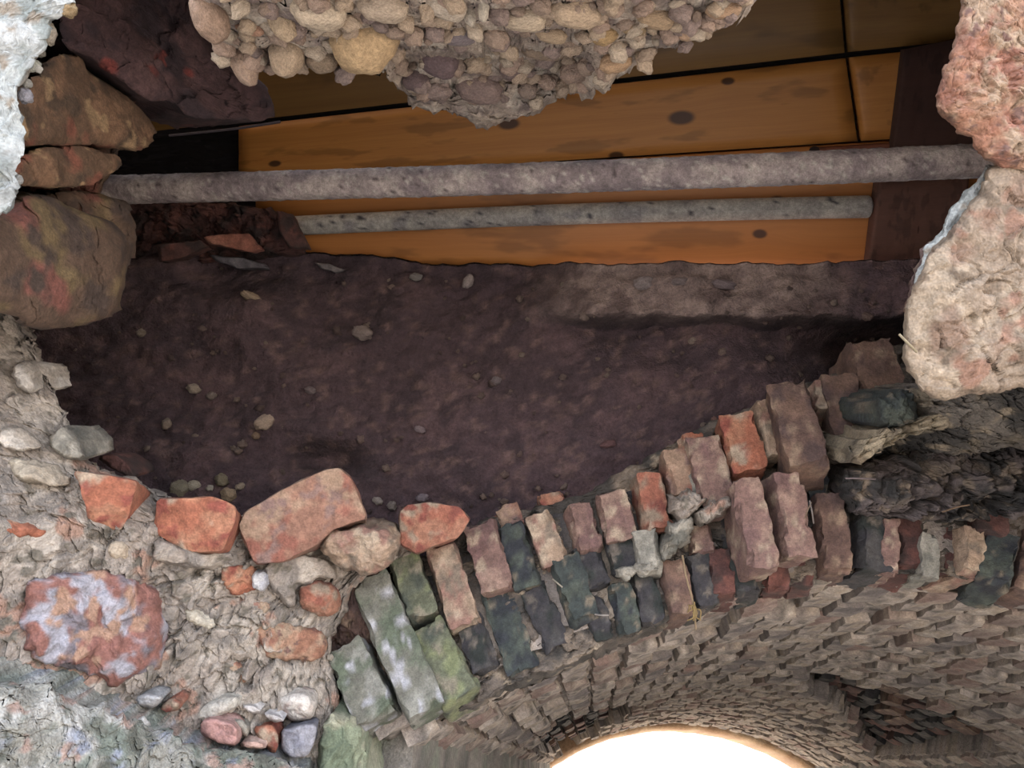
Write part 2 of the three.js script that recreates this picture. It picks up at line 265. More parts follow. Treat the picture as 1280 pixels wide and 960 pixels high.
// earth bank behind and above the vault
const topY = (x) => x < 300 ? 322 + 0.02 * (x - 300) : x < 560 ? 322 + (x - 300) * 0.085 : x < 900 ? 344 : 344 - (x - 900) * 0.02;
const botPts = [[-400, 620], [0, 640], [200, 690], [480, 730], [600, 715], [700, 690], [850, 650], [950, 600], [1100, 530], [1250, 480], [1600, 470]];
const botY = (x) => { for (let i = 1; i < botPts.length; i++) if (x <= botPts[i][0]) { const [a, b] = botPts[i - 1], [c, d] = botPts[i]; return b + (d - b) * (x - a) / (c - a); } return 470; };
function bankDepth(x, y) {
  const t = clamp((y - topY(x)) / (botY(x) - topY(x)), 0, 1), far = Math.min(boardDepth(x, topY(x)), 2.6) - 0.03;
  let d = far + (1.40 - far) * Math.pow(t, 0.85) - 0.07 * sstep(420, 300, x) * sstep(0.5, 0.1, t);
  d -= 0.10 * sstep(640, 760, x) * (1 - sstep(392, 410, y + 8 * fbm(x * 0.02, 0, 1, 2)));                        // kerb of pale earth under the boards
  d += 0.30 * sstep(960, 1120, x) * sstep(395, 440, y) * (1 - t * t);                       // deep pocket at the right
  d += 0.10 * sstep(60, 0, Math.hypot((x - 410) * 0.8, (y - 578) * 1.6));                  // small burrow above the big loose brick
  d += 0.06 * sstep(70, 10, Math.hypot((x - 300) * 0.7, (y - 345) * 1.7));
  return d;
}
const bank = holder('earth_bank', 'dark bank of packed purple brown earth with scattered pebbles behind the loose bricks', 'earth', 'structure');
{
  const nx = 300, ny = 110, pos = [], idx = [];
  for (let j = 0; j <= ny; j++) for (let i = 0; i <= nx; i++) {
    const x = -400 + 2000 * i / nx, t = j / ny, y = topY(x) - 14 + (botY(x) - topY(x) + 14) * t, p = at(x, y, bankDepth(x, y));
    const e = 0.028 * fbm(p.x * 5, p.y * 5, p.z * 5, 4) + 0.012 * fbm(p.x * 28, p.y * 28, p.z * 28, 3);
    p.addScaledVector(FWD, -e); p.y += e * 0.3; pos.push(p.x, p.y, p.z);
  }
  const W = nx + 1, off = W * (ny + 1);
  for (let k = 0; k < off; k++) pos.push(pos[k * 3] + FWD.x * 0.5, pos[k * 3 + 1] + 0.02, pos[k * 3 + 2] - 0.9);
  for (let j = 0; j < ny; j++) for (let i = 0; i < nx; i++) { const a = j * W + i; idx.push(a, a + W, a + 1, a + 1, a + W, a + W + 1); const b = a + off; idx.push(b, b + 1, b + W, b + 1, b + W + 1, b + W); }
  for (let i = 0; i < nx; i++) for (const j of [0, ny]) { const a = j * W + i, b = a + off; j ? idx.push(a, b, a + 1, a + 1, b, b + 1) : idx.push(a, a + 1, b, a + 1, b + 1, b); }
  for (let j = 0; j < ny; j++) for (const i of [0, nx]) { const a = j * W + i, b = a + off; i ? idx.push(a, a + W, b, b, a + W, b + W) : idx.push(a, b, a + W, b, b + W, a + W); }
  const g = new THREE.BufferGeometry(); g.setAttribute('position', new THREE.Float32BufferAttribute(pos, 3)); g.setIndex(idx);
  const tone = (x, y, z) => { const [sx, sy] = seenAt(V(x, y, z)), k = sstep(640, 740, sx) * (1 - sstep(390, 412, sy)) * (1 - sstep(980, 1100, sx)), a = T.soil(x, y, z), b = T.soilPale(x, y, z); return a.map((v, i) => v + (b[i] - v) * k); };
  mesh('earth_face', dress(g, tone), M.earth, bank);
}
{
  const known = [[330, 528, 24, 18, '#b3a294'], [242, 486, 17, 12, '#a59a8e'], [453, 416, 26, 18, '#8a7f7c'], [316, 373, 34, 13, '#a3927f', 0.5], [176, 416, 12, 10, '#8f8478'], [208, 530, 12, 14, '#93867a'], [264, 495, 14, 10, '#847a75'], [320, 545, 10, 9, '#8f7a68'], [388, 488, 14, 9, '#7b7074'], [585, 352, 12, 18, '#a79d9c', 0.5], [520, 346, 16, 10, '#94908f'], [805, 354, 26, 16, '#8d8384'], [620, 476, 14, 10, '#7e7478'], [525, 537, 14, 8, '#8d8087'], [300, 608, 12, 9, '#b5a897'], [242, 607, 16, 12, '#cfc6b4'], [262, 610, 9, 8, '#c9c3b6'], [277, 600, 17, 15, '#8f8672'], [286, 618, 20, 16, '#b39f86'], [225, 610, 24, 20, '#98917f'], [472, 626, 14, 9, '#a49c97'], [490, 632, 12, 12, '#8c8480'], [528, 622, 16, 10, '#88808a'], [893, 525, 8, 9, '#8a6a63'], [760, 555, 22, 10, '#6d5154'], [850, 352, 22, 12, '#7d7274'], [905, 355, 30, 12, '#7a6e72']];
  for (const [x, y, w, h, c, t = rr(-0.4, 0.4)] of known) pebble('pebble', x, y, w, h, t, bankDepth(x, y) - 0.012, c, bank);
  const cols = ['#6f605c', '#7d6e68', '#8c7e76', '#5d4e4c', '#81706a', '#75635f'];
  for (let i = 0; i < 230; i++) { const x = rr(70, 1120), y = rr(topY(x) + 6, botY(x) - 45), s = 3.5 + 8 * Math.pow(rng(), 3); pebble('pebble', x, y, s * rr(1, 1.5), s, rr(-1, 1), bankDepth(x, y) + rr(-0.012, 0.008), cols[i % 6], bank, GRIT[i % 4]); }
}

// rubble wall at the left: the face below the broken edge and the stones of the jamb above
const wallL = holder('wall_left', 'rubble wall of grey mortar with red brick pieces, left of the vault', 'wall', 'structure');
const faceDepth = (x, y) => 0.86 + 0.00072 * clamp(x, -300, 520) + 0.0007 * clamp(660 - y, 0, 220) - 0.0002 * clamp(y - 760, 0, 400);
mesh('mortar', lump([[-130, 350], [0, 372], [25, 395], [42, 420], [47, 470], [38, 495], [60, 530], [80, 548], [100, 572], [130, 585], [170, 600], [205, 622], [290, 645], [330, 650], [450, 655], [505, 655], [530, 690], [480, 705], [437, 735], [432, 770], [412, 805], [425, 870], [440, 905], [470, 965], [490, 1080], [-130, 1090]], [190, 800], faceDepth,
  { bulge: 0.05, p: 7, thick: 0.42, na: 0.009, nf: 9, crumb: 0.022, cf: 20, nr: 200, N: 640, K: 16, taper: 0.0, jit: 5, dir: ray(60, 830).normalize(), tone: T.mortar }), M.rough, wallL, 'grey beige crumbling mortar');
mesh('limewashed_ledge', lump([[-250, 845], [0, 842], [60, 862], [130, 888], [195, 910], [260, 938], [330, 945], [395, 962], [440, 1100], [-250, 1150]], [100, 1010], (x, y) => faceDepth(x, y) - 0.075, { bulge: 0.05, p: 5, thick: 0.22, na: 0.006, nf: 16, crumb: 0.018, cf: 28, nr: 110, N: 420, jit: 8, tone: T.lime }), M.rough, wallL, 'whitish green limewashed ledge at the foot of the wall');
const jam = (name, label, tone, d, pts, c, o = {}, m = M.mid) => mesh(name, lump(pts, c, d, { bulge: 0.03, p: 4, thick: 0.28, na: 0.006, nf: 14, nr: 40, N: 200, tone, taper: 0.02, crumb: 0.02, cf: 9, crease: 0.9, dir: ray(-60, 200).normalize(), ...o }), m, wallL, label);
jam('stone', 'dark purple red slab at the top of the jamb', T.slab, (x, y) => 0.95 + 0.0011 * (x - 80) , [[70, 30], [110, -40], [240, -60], [258, 40], [292, 88], [330, 100], [348, 140], [318, 152], [235, 147], [212, 126], [180, 124], [150, 100], [115, 74], [80, 60]], [205, 60]);
jam('stone', 'ochre stone with a reddish edge', T.ochreStone, (x, y) => 0.88 + 0.0016 * (x - 30), [[10, 120], [45, 88], [85, 60], [122, 97], [150, 116], [176, 132], [192, 155], [186, 180], [170, 188], [110, 182], [15, 182]], [95, 135]);
jam('brick', 'ochre terracotta brick end', T.ochreStone, (x, y) => 0.90 + 0.0014 * (x - 30), [[5, 208], [40, 188], [90, 180], [122, 189], [150, 194], [156, 208], [126, 223], [110, 233], [60, 237], [10, 230]], [80, 210], { bulge: 0.02 });
jam('stone', 'brown block behind the boulder', T.boulder, (x, y) => 1.02 + 0.001 * (x - 60), [[40, 240], [150, 243], [172, 290], [166, 328], [100, 335], [40, 320]], [105, 288]);
jam('boulder', 'large brown boulder with a reddish underside', T.boulder, (x, y) => 0.84 + 0.0013 * x, [[-60, 285], [0, 262], [45, 240], [92, 262], [135, 275], [160, 300], [161, 340], [154, 382], [130, 399], [72, 412], [30, 412], [10, 392], [-60, 380]], [60, 335], { bulge: 0.05, p: 3 });
jam('mortar_core', 'dark mortar behind the stones of the jamb', T.boulder, 1.15, [[-200, -120], [90, -150], [180, 40], [170, 150], [130, 240], [110, 330], [40, 420], [-200, 420]], [20, 150], { thick: 0.4 }, M.rough);
jam('plaster', 'bluish white plaster', T.plaster, (x, y) => 0.74 + 0.0002 * x, [[-300, -220], [140, -220], [108, -30], [92, 4], [66, 26], [58, 52], [42, 80], [30, 100], [22, 132], [30, 165], [30, 196], [14, 215], [25, 232], [16, 262], [-6, 276], [-300, 330]], [-100, 40], { bulge: 0.015, p: 8, thick: 0.09, na: 0.004, nf: 24, nr: 90, N: 360, jit: 9, soft: 0, dir: ray(-20, 100).normalize(), crumb: 0.004, cf: 30 }, M.mid);
for (const [x, y, w, h, c] of [[58, 42, 22, 30, '#a9a091'], [40, 82, 20, 16, '#c3c6bd'], [32, 120, 16, 20, '#a3a3ae'], [48, 86, 9, 9, '#eeeee8'], [50, 66, 14, 10, '#99948a'], [84, 12, 22, 20, '#b09a78'], [20, 225, 16, 14, '#b9bcbc'], [34, 105, 12, 12, '#b5b5b0']]) pebble('pebble', x, y, w, h, rr(-0.5, 0.5), 0.765, c, wallL);

const jamBack = (name, label, tone, d, pts, c) => mesh(name, lump(pts, c, d, { bulge: 0.03, p: 4, thick: 0.1, na: 0.012, nf: 14, crumb: 0.03, cf: 14, nr: 60, N: 200, tone }), M.rough, wallL, label);
const inWall = (name, label, tone, pts, c, o = {}, lift = 0.02) => mesh(name, lump(pts, c, (x, y) => faceDepth(x, y) + 0.018 - lift, { bulge: 0.022, p: 4, thick: 0.08, na: 0.004, nf: 22, nr: 20, N: 110, tone, jit: 3, ...o }), M.mid, wallL, label);
inWall('brick', 'red brick smeared with lavender white limewash', T.limeRed, [[28, 728], [70, 712], [140, 714], [182, 722], [205, 742], [213, 800], [202, 842], [150, 860], [95, 842], [42, 828], [28, 790]], [118, 785], { bulge: 0.05, nr: 34, N: 180, na: 0.008 }, 0.045);
inWall('stone', 'brown stone in the crevice under the limewashed brick', T.brown, [[50, 835], [85, 838], [120, 852], [165, 855], [150, 872], [110, 875], [80, 862]], [110, 856], {}, 0.01);
inWall('brick', 'small orange red brick piece', T.brightRed, [[274, 710], [300, 703], [322, 708], [322, 740], [296, 745], [280, 735]], [300, 725], {}, 0.03);
inWall('stone', 'lavender white chip', tones('#b2b6c4', ['#d0d2d8', 20, 0.1]), [[316, 714], [338, 712], [340, 728], [325, 742], [314, 736]], [327, 727], { thick: 0.05 }, 0.04);
inWall('brick', 'rounded red brick end', T.red, [[373, 735], [390, 725], [418, 730], [427, 750], [420, 770], [395, 770], [374, 757]], [400, 748], { bulge: 0.04, p: 3 }, 0.05);
inWall('brick', 'flat red brick flush in the mortar', T.redMortar, [[310, 779], [345, 775], [384, 782], [410, 790], [408, 820], [385, 827], [335, 826], [322, 800]], [362, 802], {}, 0.022);
inWall('brick', undefined, T.redMortar, [[274, 826], [295, 827], [318, 836], [316, 850], [298, 860], [280, 858]], [296, 843], {}, 0.015);
inWall('brick', 'thin red brick chip', T.brightRed, [[-6, 640], [18, 646], [46, 658], [62, 662], [55, 672], [20, 672], [0, 660]], [26, 659], {}, 0.02);
inWall('stone', 'long cream pebble', tones('#c3bba8', ['#d6d0c0', 15, 0.1]), [[226, 760], [246, 758], [268, 770], [270, 784], [255, 788], [236, 778]], [249, 773], { p: 2.4, bulge: 0.025 }, 0.03);
inWall('stone', 'cream pebble in the mortar', tones('#c9b69c', ['#d8c9b2', 15, 0.1]), [[134, 680], [150, 672], [164, 680], [164, 698], [146, 704], [134, 696]], [150, 688], { p: 2.4 }, 0.03);
inWall('stone', undefined, T.tan, [[310, 752], [332, 748], [340, 758], [328, 772], [312, 764]], [325, 760], {}, 0.025);
inWall('mortar_crust', 'pale crust of mortar', T.mortar, [[330, 700], [370, 690], [412, 700], [428, 725], [400, 724], [370, 735], [368, 762], [340, 745]], [365, 715], { bulge: 0.02, na: 0.006 }, 0.035);
inWall('mortar_crust', 'pale lump of mortar', T.mortar, [[190, 672], [225, 682], [262, 690], [300, 696], [272, 712], [225, 708], [190, 700]], [240, 694], { na: 0.006 }, 0.04);
inWall('stone', 'grey stone at the top of the wall', T.greyStone, [[62, 545], [78, 532], [92, 540], [104, 560], [106, 575], [80, 576], [64, 562]], [83, 556], {}, 0.05);
inWall('stone', 'white crusted mortar lump', tones('#b9b0a4', ['#cfcac4', 14, 0]), [[16, 455], [30, 448], [46, 456], [45, 485], [34, 492], [20, 478]], [31, 470], { p: 2.5 }, 0.045);
inWall('mortar_crust', 'white crust of mortar', tones('#b5aa9c', ['#c9c2b8', 12, 0.05]), [[0, 535], [28, 532], [45, 548], [50, 560], [25, 566], [0, 555]], [22, 548], { na: 0.006 }, 0.04);
inWall('mortar_crust', undefined, tones('#b3a692', ['#c6bba6', 12, 0.05]), [[10, 572], [60, 578], [92, 596], [88, 606], [52, 608], [20, 596]], [52, 592], { na: 0.006 }, 0.035);
inWall('mortar_crust', 'greenish mortar lump beside the springing of the vault', tones('#8c9a7c', ['#a9ac92', 12, 0.1], ['#6f8066', 10, 0.15]), [[412, 885], [440, 892], [455, 915], [460, 960], [470, 1010], [400, 1010], [398, 940]], [428, 950], { bulge: 0.03, na: 0.007, nr: 26, thick: 0.2 }, 0.06);
for (let i = 0; i < 150; i++) { const x = rr(0, 425), y = rr(660, 945); pebble('pebble', x, y, rr(4, 12), rr(3, 8), rr(-1, 1), faceDepth(x, y) + rr(0.012, 0.022), ['#b7ac9c', '#8f8474', '#cfc8bc', '#a3705e', '#9d9486', '#bfb5a6'][i % 6], wallL, GRIT[i % 4]); }

// masonry round the opening, out to the sides and above
const wallF = holder('wall_front', 'plastered masonry of the pierced wall round the opening', 'wall', 'structure');
const massO = { bulge: 0.03, p: 8, thick: 0.5, na: 0.01, nf: 8, nr: 20, N: 120, taper: 0, soft: 0, tone: T.beige };
mesh('masonry_block', lump([[-1500, -900], [-60, -900], [-45, 1900], [-1500, 1900]], [-700, 500], 0.86, { ...massO, thick: 2.4, dir: ray(-60, 480).normalize() }), M.rough, wallF);
mesh('masonry_block', lump([[-1400, -1500], [2600, -1500], [2600, -75], [-1400, -75]], [600, -700], 0.84, { ...massO, thick: 0.5, dir: ray(640, -110).normalize() }), M.rough, wallF);
mesh('masonry_block', lump([[1330, -900], [2600, -900], [2600, 700], [1330, 700]], [1900, 0], 0.86, { ...massO, thick: 2.0, dir: ray(1345, 480).normalize() }), M.rough, wallF);

// rubble hanging over the opening
const ceil = holder('ceiling', 'overhanging conglomerate of cream pebbles and mortar above the opening', 'rubble', 'structure');
const hangDepth = (x, y) => 0.78 + 0.0017 * clamp(y, -120, 160) + 0.00005 * (x - 400) + 0.10 * sstep(45, 75, y) * sstep(470, 510, x) * (1 - sstep(690, 760, x));
mesh('mortar', lump([[225, -160], [243, 15], [268, 48], [300, 62], [335, 55], [365, 70], [410, 66], [470, 80], [500, 112], [522, 136], [565, 144], [600, 156], [645, 147], [690, 124], [760, 108], [790, 82], [815, 68], [850, 56], [882, 40], [905, 24], [945, 10], [985, -160]], [580, -60], hangDepth, { bulge: 0.03, p: 6, thick: 0.2, na: 0.008, nf: 12, crumb: 0.03, cf: 26, nr: 150, N: 560, K: 10, dir: ray(590, -30).normalize(), taper: 0.02, jit: 9, soft: 0, tone: T.rubble }), M.rough, ceil, 'pinkish mortar of the overhang');
{
  const known = [[306, 80, 34, 58, '#b39c8c', -0.35], [358, 68, 44, 60, '#bca892', 0], [352, 30, 30, 44, '#c9b49a', -0.5], [262, 20, 44, 66, '#9d8676', -0.3], [312, 36, 36, 16, '#c79f88', 0.15], [456, 54, 88, 72, '#c8ad88', 0], [402, 74, 40, 34, '#9a8875', 0], [400, 12, 70, 50, '#d3c3ae', 0.1], [480, 8, 64, 40, '#c8b7a4', 0.1], [560, 8, 50, 34, '#cfc2b2', 0.2], [586, 18, 16, 34, '#e0d6c8', -0.3], [605, 8, 14, 40, '#e3dacb', 0.1], [655, 22, 60, 34, '#d0bfa9', 0.1], [720, 15, 70, 40, '#c9b49c', 0], [756, 43, 36, 26, '#b69a72', -0.2], [792, 36, 32, 18, '#b39c7c', 0.1], [680, 62, 60, 26, '#a28f7d', 0.1], [770, 78, 44, 26, '#c2a384', -0.25], [720, 88, 44, 30, '#a28d80', -0.3], [690, 44, 40, 20, '#bfa98f', 0.2], [820, 22, 50, 28, '#b8a084', 0.2], [858, 40, 34, 22, '#c9aa90', 0.2], [905, 12, 50, 22, '#c3a488', -0.2], [550, 75, 50, 44, '#7f6d70', 0.3], [600, 110, 60, 40, '#93807b', 0.2], [640, 88, 30, 26, '#8a7876', 0], [520, 100, 34, 30, '#7d6b6c', 0.2], [575, 45, 44, 24, '#8a8084', 0], [660, 112, 24, 24, '#a08f84', 0]];
  for (const [x, y, w, h, c, t] of known) pebble('pebble', x, y, w, h, t, hangDepth(x, y) - 0.004, c, ceil, ROUND[Math.floor(x) % 5]);
  const cols = ['#c8b39f', '#b5a091', '#d8c8b5', '#a3918b', '#d0bba4', '#c0a899'];
  const edge = (x) => x < 330 ? 55 + (x - 240) * 0.3 : x < 500 ? 82 : x < 600 ? 112 : x < 700 ? 130 - (x - 600) * 0.15 : 112 - (x - 700) * 0.42;
  for (let i = 0; i < 268; i++) { const x = rr(272, 935), e = edge(x) + 8, y = e + 2 - Math.pow(rng(), 1.15) * (e + 26), s = rr(9, 26); pebble('pebble', x, y, s * rr(1, 1.5), s, rr(-1.2, 1.2), hangDepth(x, y) + rr(-0.014, 0.008), cols[i % 6], ceil, i % 2 ? PEB[i % 8] : GRIT[i % 4]); }
}

// broken masonry at the right
const wallR = holder('wall_right', 'broken end of red brick and beige mortar masonry at the right of the opening', 'wall', 'structure');
const jamR = (name, label, tone, d, pts, c, o = {}, m = M.rough) => mesh(name, lump(pts, c, d, { bulge: 0.035, p: 5, thick: 0.16, na: 0.006, nf: 20, nr: 44, N: 220, tone, taper: 0.1, jit: 5, dir: ray(1290, 200).normalize(), ...o }), m, wallR, label);
jamR('brick', 'large red brick face with smeared mortar', T.redMortar, 0.79, [[1196, -120], [1204, 0], [1194, 50], [1186, 78], [1170, 110], [1172, 135], [1184, 152], [1212, 176], [1236, 205], [1300, 222], [1480, 210], [1480, -120]], [1320, 60], { crumb: 0.008, cf: 34, na: 0.004, nr: 90, N: 320 });
jamR('mortar', 'beige mortar face with pinkish smears', T.beige, 0.80, [[1262, 196], [1238, 212], [1226, 238], [1204, 262], [1190, 285], [1166, 312], [1152, 335], [1140, 368], [1134, 395], [1128, 430], [1134, 458], [1150, 488], [1172, 501], [1210, 494], [1250, 490], [1300, 484], [1480, 470], [1480, 180]], [1310, 350], { crumb: 0.006, cf: 16, na: 0.005, nf: 12, nr: 90, N: 320 });
jamR('plaster', 'thin white plaster edge', T.plaster, 0.845, [[1240, 205], [1222, 226], [1198, 250], [1182, 276], [1174, 290], [1156, 308], [1146, 340], [1139, 372], [1160, 400], [1200, 330], [1260, 230]], [1190, 310], { thick: 0.05, N: 140, nr: 20, bulge: 0.01 });
jamR('stone', 'brown crust at the broken edge', T.brown, 0.85, [[1172, 300], [1152, 308], [1148, 325], [1138, 350], [1130, 372], [1131, 392], [1150, 390], [1172, 340]], [1150, 350], { thick: 0.06, N: 100, nr: 14, bulge: 0.015, jit: 4 });
// rough mortar hanging between the vault and the right end
const crust = (tone, d, pts, c, o = {}, label) => mesh('mortar_crust', lump(pts, c, d, { bulge: 0.05, p: 3, thick: 0.16, na: 0.01, nf: 12, crumb: 0.035, cf: 20, nr: 70, N: 260, tone, jit: 10, ...o }), M.rough, vault, label);
const T_crust = tones('#7c746b', ['#8d8069', 10, 0.15], ['#4a4846', 9, 0.05], ['#a3937a', 16, 0.32, 0.08]), T_crustD = tones('#62585a', ['#6e6258', 10, 0.2], ['#3a3a3c', 9, 0.1], ['#8c7c6c', 16, 0.34, 0.08]);
crust(T_crust, (x, y) => 0.98 + 0.0012 * (1280 - x) + 0.0012 * (y - 520), [[1085, 520], [1110, 488], [1150, 478], [1290, 480], [1340, 490], [1340, 560], [1250, 560], [1170, 572], [1110, 585], [1062, 582], [1040, 570]], [1190, 525], {}, 'ragged grey mortar hanging under the right end');
crust(T_crustD, 1.17, [[1050, 590], [1110, 572], [1200, 560], [1290, 555], [1350, 560], [1350, 636], [1260, 640], [1180, 652], [1100, 652], [1058, 640]], [1190, 605], {}, 'dark mortar above the lower bricks');
crust(T.teal, 1.08, [[1092, 505], [1112, 492], [1136, 484], [1150, 505], [1148, 525], [1120, 538], [1098, 525]], [1122, 510], { crumb: 0.01, na: 0.006, nr: 16, N: 80 }, 'green black stained mortar pocket');
crust(tones('#8f8069', ['#a8997c', 14, 0.1], ['#6c6455', 12, 0.15]), (x, y) => 1.1, [[1055, 572], [1075, 552], [1110, 535], [1170, 515], [1200, 512], [1190, 530], [1130, 548], [1085, 570], [1064, 584]], [1115, 546], { nr: 18, N: 110, bulge: 0.03 });
crust(T.mortar, 1.19, [[838, 622], [868, 612], [884, 622], [872, 640], [850, 652], [836, 645]], [860, 632], { crumb: 0.01, na: 0.005, nr: 12, N: 70 });
crust(T.greyStone, 1.19, [[832, 655], [856, 640], [866, 650], [860, 680], [840, 700], [826, 695]], [845, 668], { crumb: 0.01, na: 0.005, nr: 12, N: 70 });
crust(T.mortar, 1.19, [[866, 640], [900, 622], [920, 620], [918, 632], [888, 654], [866, 654]], [892, 638], { crumb: 0.01, na: 0.005, nr: 12, N: 70 });
crust(T.greyStone, 1.2, [[770, 712], [800, 704], [832, 700], [820, 716], [785, 724], [768, 722]], [798, 713], { crumb: 0.01, na: 0.005, nr: 12, N: 70, bulge: 0.03 });

// mortar in which the bricks of the broken edge are bedded
const planeDepth = (z) => (x, y) => z / ray(x, y).z;
mesh('mortar_bed', lump([[418, 800], [450, 735], [505, 700], [560, 690], [590, 655], [640, 640], [700, 628], [760, 600], [830, 560], [905, 520], [960, 500], [1010, 480], [1070, 460], [1110, 430], [1180, 430], [1360, 470], [1360, 735], [1240, 722], [1150, 714], [1060, 716], [980, 728], [900, 752], [830, 778], [760, 806], [690, 836], [640, 856], [580, 884], [520, 902], [470, 890], [430, 890]], [850, 668], planeDepth(-1.270), { bulge: 0.012, p: 9, thick: 0.1, na: 0.006, nf: 14, crumb: 0.014, cf: 24, nr: 110, N: 560, dir: V(0, 0, -1), taper: 0, jit: 5, tone: tones('#6f645b', ['#8c7c6b', 9, 0.15], ['#4b4743', 9, 0.0], ['#a08f78', 18, 0.32, 0.08]) }), M.rough, vault, 'sooty mortar between the bricks of the broken edge');
crust(T.brown, (x, y) => 1.22, [[385, 770], [420, 722], [450, 715], [470, 800], [480, 890], [440, 935], [395, 905]], [430, 825], { bulge: 0.02, p: 6, thick: 0.25, crumb: 0.012, nr: 40, N: 160 }, 'brown mortar in the gap between the rubble wall and the vault');
// bricks of the broken edge of the vault, seen end on
const ringBrick = (x, y, w, h, lean, tone, z = -1.25, len = 0.13, o = {}) => {
  const L = lean * Math.PI / 180, s = Math.sin(L), c = Math.cos(L);
  const top = onZ(x - s * h / 2, y - c * h / 2, z), bot = onZ(x + s * h / 2, y + c * h / 2, z), a = onZ(x - c * w / 2, y + s * w / 2, z), b = onZ(x + c * w / 2, y - s * w / 2, z);
  const yA = top.clone().sub(bot), H = yA.length(), W = a.distanceTo(b); yA.normalize();
  const zA = V(0, 0, 1), xA = yA.clone().cross(zA).normalize();
  const g = brickShape(W * 0.93, H * 0.98, len, { seed: x * 0.37 + y * 0.11, tone, round: 0.004, na: 0.0028, chip: 0.014, seg: [12, 18, 8], crease: 0.7, ...o });
  const m = mesh('voussoir', g, M.mid, vault);
  m.quaternion.setFromRotationMatrix(new THREE.Matrix4().makeBasis(xA, yA, zA)).multiply(new THREE.Quaternion().setFromEuler(new THREE.Euler(rr(-0.1, 0.1), rr(-0.16, 0.16), rr(-0.03, 0.03))));
  m.position.copy(onZ(x, y, z)); m.position.z -= len / 2;
  return m;
};
const two = (a, b, at0, up, o = 0) => { const A = a, B = b; return (x, y, z) => { const t = sstep(at0 - 0.008, at0 + 0.008, y - o + 0.014 * fbm(x * 30, y * 30, z * 30, 2)); const p = A(x, y, z), q = B(x, y, z); return p.map((v, i) => v * (1 - t) + q[i] * t); }; };
for (const b of [
  [447, 855, 58, 106, 23, T.greyMoss, -1.2], [488, 806, 56, 188, 24, T.greyMoss, -1.2], [510, 736, 44, 86, 18, T.moss, -1.22], [548, 832, 58, 106, 28, T.moss, -1.22], [560, 732, 42, 112, 16, T.tan, -1.22], [596, 802, 36, 82, 20, T.dark, -1.24],
  [612, 694, 46, 92, 18, T.pinkBrown, -1.23], [650, 692, 38, 88, 18, T.teal, -1.24], [635, 788, 46, 112, 20, T.teal, -1.26], [680, 768, 40, 92, 22, T.dark, -1.26], [684, 672, 38, 72, 20, T.tan, -1.24], [713, 738, 42, 88, 20, T.teal, -1.24],
  [725, 660, 36, 66, 18, T.pinkBrown, -1.24], [742, 708, 38, 58, 18, T.dark, -1.25], [770, 642, 44, 66, 15, T.pinkBrown, -1.23], [784, 692, 44, 50, 15, T.dark, -1.24], [812, 624, 38, 76, 12, T.red, -1.22], [815, 688, 34, 58, 10, T.greyStone, -1.22],
  [848, 592, 36, 66, 14, T.dustyRed, -1.22], [872, 608, 26, 44, 12, T.greyStone, -1.22], [893, 588, 48, 98, 14, T.pinkBrown, -1.2], [880, 674, 34, 40, 10, T.pinkBrown, -1.24], [912, 660, 34, 46, 10, T.dark, -1.26],
  [745, 770, 30, 60, 16, T.dark, -1.26], [775, 756, 32, 66, 14, T.teal, -1.25], [806, 742, 34, 70, 14, T.dark, -1.25], [844, 734, 36, 72, 12, T.brown, -1.24], [874, 722, 32, 68, 12, T.dark, -1.25], [904, 716, 34, 60, 10, T.darkRed, -1.25], [938, 715, 34, 52, 8, T.dark, -1.25], [972, 712, 34, 44, 6, T.darkRed, -1.26], [1005, 700, 34, 60, 6, T.darkRed, -1.27],
  [944, 650, 40, 118, 14, T.pinkBrown, -1.15], [986, 638, 40, 110, 13, T.pinkBrown, -1.165],
  [930, 552, 48, 80, 16, T.brightRed, -1.2], [957, 532, 22, 76, 14, T.tan, -1.2], [1006, 530, 54, 112, 13, T.brown, -1.14], [1030, 496, 22, 40, 10, T.tan, -1.2], [1062, 508, 48, 92, 12, T.brown, -1.19], [1100, 470, 58, 104, 15, T.brown, -1.2],
  [1022, 612, 34, 50, 10, T.teal, -1.24], [1046, 662, 40, 102, 8, T.brown, -1.22], [1090, 674, 44, 80, 3, T.dark, -1.23], [1114, 680, 26, 70, 0, T.pinkBrown, -1.23], [1140, 678, 36, 68, 0, T.darkRed, -1.25], [1164, 690, 28, 56, 0, T.greyStone, -1.24], [1186, 682, 26, 66, -2, T.darkRed, -1.27], [1213, 688, 32, 60, -3, T.tan, -1.24], [1238, 650, 44, 40, -2, T.darkRed, -1.24], [1258, 700, 46, 68, -12, T.teal, -1.24], [1300, 700, 44, 80, -12, T.brown, -1.25],
  [640, 648, 36, 34, 18, T.dustyRed, -1.27], [690, 628, 34, 30, 18, T.red, -1.28], [868, 560, 34, 40, 14, T.brightRed, -1.24],
]) ringBrick(...b);

